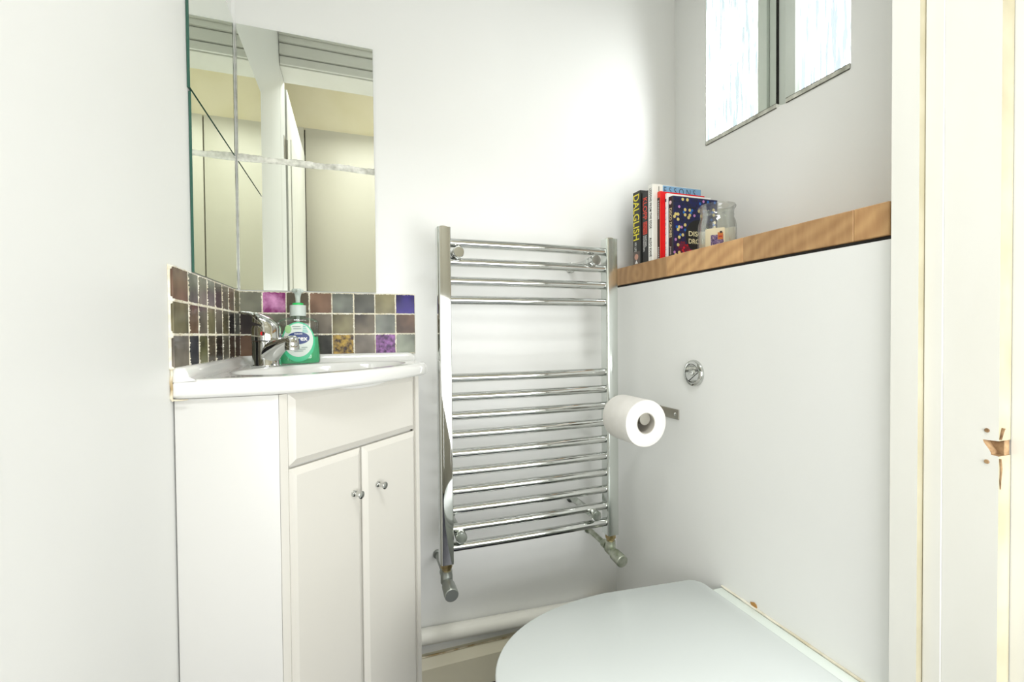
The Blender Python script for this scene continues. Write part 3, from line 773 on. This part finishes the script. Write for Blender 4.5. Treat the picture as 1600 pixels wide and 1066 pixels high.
lp = [ring_y(R1, .849), ring_y(R1+.01, .8482), ring_y(R0-.003, .848, sq=.008), ring_y(R0-.0008, .849, sq=.01), ring_y(R0, .852, sq=.012), ring_y(R0, .944, sq=.012), ring_y(R0-.0008, .947, sq=.01), ring_y(R0-.003, .948, sq=.008), ring_y(R1, .948), ring_y(R1, .849)]
for A, C in zip(lp, lp[1:]):
    for i in range(n):
        j = (i+1) % n; bm.faces.new((A[i], A[j], C[j], C[i]))
bmesh.ops.remove_doubles(bm, verts=bm.verts, dist=1e-5)
obj('paper', bm, PAPER, roll, 50)
bm = nb(); lathe(bm, [(R1-.0004, 0), (R1-.0004, .099), (R1-.0016, .099), (R1-.0016, 0), (R1-.0004, 0)], (hx, .9485, cz), (0, -1, 0), 40, caps=False); obj('cardboard_core', bm, CORE, roll, 50)

# ------------------------------------------------------------ flush button
fy, fz = .856, .854
fb = thing('flush_button', 'round chrome dual flush button set in the boxed wall above the roll', 'flush button', (XB, fy, fz))
bm = nb(); lathe(bm, [(.031, 0), (.0312, .003), (.0295, .0065), (.024, .0085), (.0222, .0085), (.0218, .005), (.0218, .001)], (XB-.0003, fy, fz), (-1, 0, 0), 48, caps=False); obj('bezel', bm, CHROME, fb, 35)
def half_disc(r, a0, a1, off, th, inner=0):
    bm = nb(); P_ = []
    k = 20
    for i in range(k+1):
        a = a0+(a1-a0)*i/k; P_.append((fy+r*math.cos(a), fz+r*math.sin(a)))
    prism(bm, P_, XB-off-th, XB-off, 'x'); bevel_all(bm, .0008, 2, 50); return bm
obj('large_button', half_disc(.021, math.radians(-60), math.radians(168), .001, .0075), CHROME, fb, 30)
obj('small_button', half_disc(.021, math.radians(172), math.radians(296), .001, .0062), CHROME, fb, 30)
bm = nb(); lathe(bm, [(.0085, 0), (.0085, .0022), (.0072, .003), (0, .0012)], (XB-.0085, fy, fz+.003), (-1, 0, 0), 24); obj('finger_dimple', bm, CHROME, fb, 40)

# ------------------------------------------------------------ wooden shelf of staves
shelf = thing('wooden_shelf', 'oiled block wood shelf along the top of the boxed wall', 'shelf', (.86, .82, 1.092))
rs = random.Random(4)
strips = 5; sw = (XU-.0015-(XB-.002))/strips
for i in range(strips):
    x0 = XB-.002+i*sw
    if i == 0: cuts = [JY1+.001, .499, .715, .952, D-.001]
    else: cuts = [JY1+.001]+sorted(rs.uniform(.55, 1.1) for _ in range(2))+[D-.001]
    for a, b in zip(cuts, cuts[1:]):
        obj('stave', B(x0+.0001, x0+sw-.0001, a+.0001, b-.0001, 1.092, 1.1425, .0012, 1), WOOD, shelf, 30, loc=((x0+sw/2), (a+b)/2+rs.uniform(-.02, .02), 1.1+rs.uniform(-.05, .05)))
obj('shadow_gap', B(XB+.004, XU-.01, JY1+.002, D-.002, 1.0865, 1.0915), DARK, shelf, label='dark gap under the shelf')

# ------------------------------------------------------------ books
ZS = 1.1427
def book(label, y0, y1, x0, w_, h, cover, spine=None, pages=(.80, .74, .58), hard=False, group='books on the wooden shelf'):
    r = thing('book', label, 'book', (x0+w_/2, (y0+y1)/2, ZS), group)
    t = .0022 if hard else .0009; ov = .003 if hard else .0
    bm = nb()
    poly = [(x0+w_, y0), (x0+.0018, y0), (x0, y0+.0018), (x0, y1-.0018), (x0+.0018, y1), (x0+w_, y1), (x0+w_, y1-t), (x0+t+.001, y1-t), (x0+t+.001, y0+t), (x0+w_, y0+t)]
    prism(bm, poly, ZS, ZS+h); bm.normal_update()
    ms = [mat('cover_board', cover, .3)]
    if spine:
        ms.append(mat('spine_colour', spine, .3))
        for f in bm.faces:
            if f.normal.x < -.3 or f.calc_center_median().x < x0+.0019 and abs(f.normal.z) < .5: f.material_index = 1
    obj('cover', bm, ms, r)
    obj('page_block', B(x0+t+.0012, x0+w_-.002-ov, y0+t+.0002, y1-t-.0002, ZS+.0005+ov, ZS+h-.0012-ov), mat('pages', pages, .85), r)
    return r
DN = (0, 0, -1); MY = (0, -1, 0)
def spine_text(r, s, x0, yb, ztop, length, height, m, up=MY, read=DN, bold=.0, spacing=1.0):
    obj('lettering', text_bm(s, 1, (x0-.0004, yb, ztop), read, up, w=length, h=height, bold=bold, spacing=spacing), m, r, recalc=False)
def spine_patch(name, r, x0, y0, y1, z0, z1, m, d=.0002):
    obj(name, B(x0-d, x0+.0002, y0, y1, z0, z1), m, r)
YEL = mat('yellow_print', (.80, .70, .03), .4); RED = mat('red_print', (.75, .06, .03), .4); CRM = mat('cream_print', (.80, .74, .45), .4)
# 1 black with yellow lettering
r = book('thick black book with yellow spine lettering, furthest left on the wooden shelf', 1.071, 1.107, .758, .132, .204, (.02, .022, .02), (.018, .02, .018))
spine_text(r, 'DALGLISH', .758, 1.1035, ZS+.196, .128, .028, YEL, bold=.012)
spine_text(r, 'MY LIFE', .758, 1.098, ZS+.062, .026, .009, WHITEP)
spine_patch('portrait_photo', r, .758, 1.074, 1.104, ZS+.002, ZS+.036, mat('photo_grey', (.11, .09, .08), .4), .0003)
bm = nb(); lathe(bm, [(0, .0006), (.0085, .0006), (.0085, 0)], (.7577, 1.089, ZS+.021), (-1, 0, 0), 20); obj('portrait_face', bm, mat('photo_skin', (.55, .3, .22), .5), r)
bm = nb(); prism(bm, [(1.082, ZS+.002), (1.096, ZS+.002), (1.0895, ZS+.012)], .7571, .7575, 'x'); obj('portrait_collar', bm, WHITEP, r)
# 2 black, red lettering
r = book('black book with red spine lettering and white author name, second from the left', 1.042, 1.069, .762, .130, .195, (.018, .018, .02), (.015, .015, .015))
spine_text(r, 'KLOPP', .762, 1.0640, ZS+.178, .060, .0185, RED, bold=.01)
spine_patch('red_block', r, .762, 1.046, 1.064, ZS+.078, ZS+.112, RED)
spine_text(r, 'BRING THE', .7615, 1.0625, ZS+.1105, .031, .0065, BLACKP)
spine_text(r, 'NOISE', .7615, 1.0545, ZS+.1105, .031, .0065, BLACKP)
spine_text(r, 'RAPHAEL', .762, 1.0545, ZS+.074, .032, .007, WHITEP)
spine_text(r, 'HONIGSTEIN', .762, 1.0635, ZS+.074, .042, .0075, WHITEP)
# 3 white, blue cover
r = book('tallest white book with pale blue front cover, third from the left', 1.0205, 1.0405, .761, .161, .206, (.80, .78, .70), (.84, .83, .78))
spine_text(r, 'LESSONS FROM THE EDGE', .761, 1.0340, ZS+.196, .108, .0095, BLACKP, spacing=1.15, bold=.02)
spine_text(r, 'ALDO KANE', .761, 1.0345, ZS+.064, .052, .0100, BLACKP, spacing=1.1, bold=.02)
obj('front_panel', B(.794, .9215, 1.0201, 1.0206, ZS+.02, ZS+.2045), mat('sky_blue_print', (.20, .38, .58), .4), r, label='sky blue cover picture')
obj('lettering', text_bm('LESSONS', 1, (.7805, 1.0198, ZS+.1835), (1, 0, 0), (0, 0, 1), w=.122, h=.0175, bold=-.01, spacing=1.6), BLACKP, r, recalc=False)
# 4 red
r = book('bright red book with a dark label strip on its spine', 1.0085, 1.0200, .7755, .148, .184, (.75, .008, .01), (.80, .04, .015))
spine_patch('spine_label', r, .7755, 1.0093, 1.0192, ZS+.002, ZS+.168, mat('dark_brown_print', (.035, .018, .012), .4))
spine_text(r, 'BANNISTER', .7752, 1.0168, ZS+.160, .050, .0052, WHITEP)
spine_text(r, 'ROGERS', .7752, 1.0168, ZS+.036, .032, .005, WHITEP)
# 5 white thin
r = book('thin white book with pale blue spine letters, between the red and the dotted book', .9990, 1.0080, .7905, .146, .177, (.86, .86, .84), (.86, .86, .84))
spine_text(r, 'THE CIRCLE', .7905, 1.0010, ZS+.012, .13, .0055, mat('pale_blue_print', (.25, .4, .48), .4), up=(0, 1, 0), read=(0, 0, 1), spacing=1.9)
spine_patch('logo', r, .7905, 1.001, 1.0065, ZS+.155, ZS+.163, mat('grey_logo', (.12, .12, .15), .4))
# 6 disco book
dy = .9805
r = book('dark blue book with glowing coloured dots on its cover, nearest the candle jar', dy, .9985, .7945, .147, .166, (.012, .015, .07), (.022, .022, .028))
spine_text(r, 'DISCO', .7945, .9945, ZS+.135, .032, .010, CRM, bold=.01)
spine_text(r, 'DRONES', .7945, .9945, ZS+.098, .040, .010, CRM, bold=.01)
spine_text(r, 'JENKINS', .7945, .993, ZS+.035, .022, .006, WHITEP)
bm = nb(); lathe(bm, [(0, .0006), (.0048, .0006), (.0048, 0)], (.7943, .990, ZS+.150), (-1, 0, 0), 16); obj('publisher_mark', bm, mat('pink_white', (.8, .6, .62), .4), r)
bm = nb(); lay = bm.loops.layers.color.new('Col'); rc = random.Random(9)
x0, x1, zb, zt = .7955, .9410, ZS+.001, ZS+.165
cxm, czm, cr = .8775, ZS+.065, .043
sp = .0076; row = 0; z = zb+sp*.5
def mixc(a, b, t): return tuple(a[i]*(1-t)+b[i]*t for i in range(3))
while z < zt-.003:
    x = x0+sp*.5+(sp*.5 if row % 2 else 0)
    while x < x1-.003:
        t = (z-zb)/(zt-zb); dist = math.hypot(x-cxm, (z-czm)*1.0)
        if dist > cr+.002:
            basec = mixc((.25, .04, .24), (.03, .05, .28), min(1, t*1.9))
            if t < .3: basec = mixc(basec, (.75, .005, .12), max(0, min(1, 1.35-abs(x-.838)/.025)) * (1 if t < .26 else .5))
            q = rc.random(); rr = sp*.46; c_ = tuple(v*rc.uniform(.6, 1.3) for v in basec)
            if q < .075: c_ = (.85, .78, .48); rr = sp*.58
            elif q < .145 and t > .35: c_ = (.02, .38, .72); rr = sp*.5
            elif q < .165: c_ = (.75, .5, .75); rr = sp*.5
            quad_mesh(bm, lay, [(x+rr*math.cos(a), dy-.0004, z+rr*math.sin(a)) for a in [2*pi*k/10 for k in range(10)]], c_)
        x += sp
    row += 1; z += sp*.88
obj('dot_pattern', bm, PRINT, r, recalc=False, label='coloured dots printed on the cover')
bm = nb(); bm.faces.new([bm.verts.new((cxm+cr*math.cos(a), dy-.0006, czm+cr*math.sin(a))) for a in [2*pi*k/40 for k in range(40)]]); obj('title_circle', bm, BLACKP, r)
obj('lettering', text_bm('DISCO', 1, (.8445, dy-.0010, ZS+.063), (1, 0, 0), (0, 0, 1), w=.062, h=.0135, bold=.02), CRM, r, recalc=False)
obj('lettering', text_bm('DRONES', 1, (.8445, dy-.0010, ZS+.043), (1, 0, 0), (0, 0, 1), w=.066, h=.0135, bold=.02), CRM, r, recalc=False)

# ------------------------------------------------------------ candle jar
jx, jy = .832, .868
jar = thing('candle_jar', 'glass candle jar with cream wax and a lavender label, beside the books', 'candle', (jx, jy, ZS))
bm = nb()
outp = [(.0, 0), (.038, 0), (.0425, .003), (.0435, .010), (.0435, .052), (.0430, .062), (.0415, .071), (.0385, .079), (.0372, .083), (.0382, .087), (.0374, .091), (.0376, .096), (.0388, .101), (.0418, .105), (.0425, .108), (.0410, .111), (.0385, .112), (.0365, .109)]
inp = [(.0355, .100), (.0352, .085), (.039, .071), (.0398, .060), (.0405, .050), (.0405, .009), (.037, .006), (0, .006)]
lathe(bm, outp+inp, (jx, jy, ZS), n=56, caps=False)
obj('glass_jar', bm, GLASSJ, jar, 60, label='clear glass jar with a flared rim')
WAX = noise_on(mat('cream_wax', (.80, .76, .64), .35, spec=.4), (.78, .74, .60), (.86, .82, .72), 14, 3, .2, 30)
bm = nb(); n = 48; R = []
for k, (rr, zz) in enumerate(((0.0, .0065), (.0398, .0065), (.0402, .03))):
    R.append([bm.verts.new((jx+rr*math.cos(2*pi*i/n), jy+rr*math.sin(2*pi*i/n), ZS+zz)) for i in range(n)] if rr else [bm.verts.new((jx, jy, ZS+zz))])
def waxh(a): return .054+.009*math.cos(a-.4)-.018*math.exp(-((((a+pi*.30+pi) % (2*pi))-pi)/.16)**2)
for rr, dz in ((.0402, 0), (.0385, .001), (.028, -.003), (.012, -.005)):
    R.append([bm.verts.new((jx+rr*math.cos(2*pi*i/n), jy+rr*math.sin(2*pi*i/n), ZS+waxh(2*pi*i/n)+dz)) for i in range(n)])
for A, C in zip(R, R[1:]):
    for i in range(n):
        j = (i+1) % n
        if len(A) == 1: bm.faces.new((A[0], C[i], C[j]))
        else: bm.faces.new((A[i], A[j], C[j], C[i]))
bm.faces.new(R[-1])
obj('wax', bm, WAX, jar, 60)
def cyl_patch(bm, lay, a0, a1, z0, z1, r, col, n=10):
    for i in range(n):
        b0 = a0+(a1-a0)*i/n; b1 = a0+(a1-a0)*(i+1)/n
        quad_mesh(bm, lay, [(jx+r*math.cos(b), jy+r*math.sin(b), ZS+z) for b, z in ((b0, z0), (b1, z0), (b1, z1), (b0, z1))], col)
bm = nb(); lay = bm.loops.layers.color.new('Col'); am = math.atan2(-jy, -jx)+.02
cyl_patch(bm, lay, am-.62, am+.38, .004, .050, .0438, (.82, .78, .66), 14)
rq = random.Random(3)
cyl_patch(bm, lay, am-.32, am+.30, .0045, .034, .0440, (.40, .32, .46), 8)
for k in range(130):
    a = am-.32+.60*rq.random(); z = .005+.028*rq.random(); s = .05*rq.uniform(.3, 1)
    cyl_patch(bm, lay, a, a+s, z, z+.0016*rq.uniform(.6, 1.6), .0442, rq.choice([(.24, .14, .36), (.36, .27, .50), (.6, .52, .62), (.7, .64, .62), (.14, .08, .24)]), 1)
cyl_patch(bm, lay, am+.02, am+.28, .0225, .039, .0443, (.72, .40, .12), 4); cyl_patch(bm, lay, am+.06, am+.24, .0275, .0315, .0444, (.65, .12, .02), 3); cyl_patch(bm, lay, am+.12, am+.24, .037, .042, .0444, (.22, .12, .1), 3)
obj('label', bm, PRINT, jar, recalc=False, label='cream label with a lavender and honey picture')
bm = nb(); lathe(bm, [(.0008, .045), (.0008, .062)], (jx, jy, ZS), n=8); obj('wick', bm, BLACKP, jar)

# ------------------------------------------------------------ toilet
toi = thing('toilet', 'white back-to-wall toilet with a closed D shaped lid below the boxed wall', 'toilet', (.5, .64, 0))
def dshape(x0, x1, yc, hw, n=40, corner=.03, p=2.25):
    """round nose at x0, squarer at x1"""
    pts = []; xm = x0+(x1-x0)*.56
    for i in range(n+1):
        a = pi/2+pi*i/n; ca, sa = math.cos(a), math.sin(a)
        pts.append((xm+(xm-x0)*math.copysign(abs(ca)**(2/p), ca), yc+hw*math.copysign(abs(sa)**(2/p), sa)))
    # tapered back with rounded corners
    for cx, cy, a0 in ((x1-corner, yc-hw*.90+corner, -90), (x1-corner, yc+hw*.90-corner, 0)):
        for k in range(7):
            a = math.radians(a0+k*15); pts.append((cx+corner*math.cos(a), cy+corner*math.sin(a)))
    return pts
YC = .640
def slab(poly, zz, cx, cy):
    bm = nb(); R = []
    for ins, z in zz: R.append([bm.verts.new((cx+(x-cx)*(1-ins), cy+(y-cy)*(1-ins), z)) for x, y in poly])
    n = len(poly)
    for A, C in zip(R, R[1:]):
        for i in range(n):
            j = (i+1) % n; bm.faces.new((A[i], A[j], C[j], C[i]))
    bm.faces.new(R[0]); bm.faces.new(R[-1]); return bm
lidp = dshape(.203, .722, YC, .194, corner=.030)
obj('lid', slab(lidp, [(.012, .3835), (.0, .3855), (0, .3945), (.004, .3968), (.012, .398)], .48, YC), LIDM, toi, 60, label='pale mint-white closed lid')
obj('seat', slab(dshape(.208, .718, YC, .190, corner=.03), [(.012, .368), (0, .370), (0, .3805), (.01, .3825)], .48, YC), LIDM, toi, 60)
pan = []
bmp = nb(); R = []
for z, x0, hw, xb in ((.366, .215, .180, .72), (.34, .22, .178, .72), (.28, .26, .165, .72), (.2, .34, .14, .72), (.1, .40, .115, .72), (.03, .40, .12, .72), (0, .40, .122, .72)):
    R.append([bmp.verts.new((x, y, z)) for x, y in dshape(x0, xb, YC, hw, corner=.02)])
for A, C in zip(R, R[1:]):
    n = len(A)
    for i in range(n):
        j = (i+1) % n; bmp.faces.new((A[i], A[j], C[j], C[i]))
bmp.faces.new(R[0]); bmp.faces.new(R[-1])
obj('pan', bmp, PANM, toi, 60)
obj('back_ledge', B(.7235, XB-.0015, .449, .772, .05, .3940, .005, 3), PANM, toi, 60, label='ceramic ledge joining the pan to the wall')
bm = nb(); rr_ = random.Random(6); k_ = 26
sweep(bm, [(XB-.0018, .45+.322*i/k_, .3950) for i in range(k_+1)], [(.002+rr_.uniform(0, .0016), .0018+rr_.uniform(0, .001)) for i in range(k_+1)], 8)
obj('sealant', bm, noise_on(mat('cream_sealant', (.7, .66, .52), .5), (.62, .56, .40), (.82, .79, .68), 25, 3), toi, 60, label='cracked cream sealant along the wall')
bm = nb(); prism(bm, [(.681, .398), (.693, .396), (.697, .402), (.688, .4055), (.683, .4035)], XB-.0022, XB-.0003, 'x'); obj('rust_mark', bm, mat('rust_brown', (.42, .22, .06), .7), toi)

# ------------------------------------------------------------ waste pipe along the back wall
pipe = thing('waste_pipe', 'white painted waste pipe running low along the back wall above the skirting', 'pipe', (.4, D-.03, .14))
bm = nb(); pts_ = [(.10+.05*i, D-.0225, .1675-.0022*i) for i in range(12)]
sweep(bm, pts_, [(.0200, .0200)]*12, 32); obj('pipe_run', bm, PIPE, pipe, 60)
e = Vector(pts_[-1]); d_ = (Vector(pts_[-1])-Vector(pts_[-2])).normalized()
bm = nb(); lathe(bm, [(.020, 0), (.0225, .001), (.0225, .012), (.0205, .013), (.0205, .030), (.0225, .031), (.0225, .040), (.019, .041), (.017, .075)], e, d_, 32); obj('coupling', bm, PIPEB, pipe, 40, label='ribbed unpainted pipe coupling')
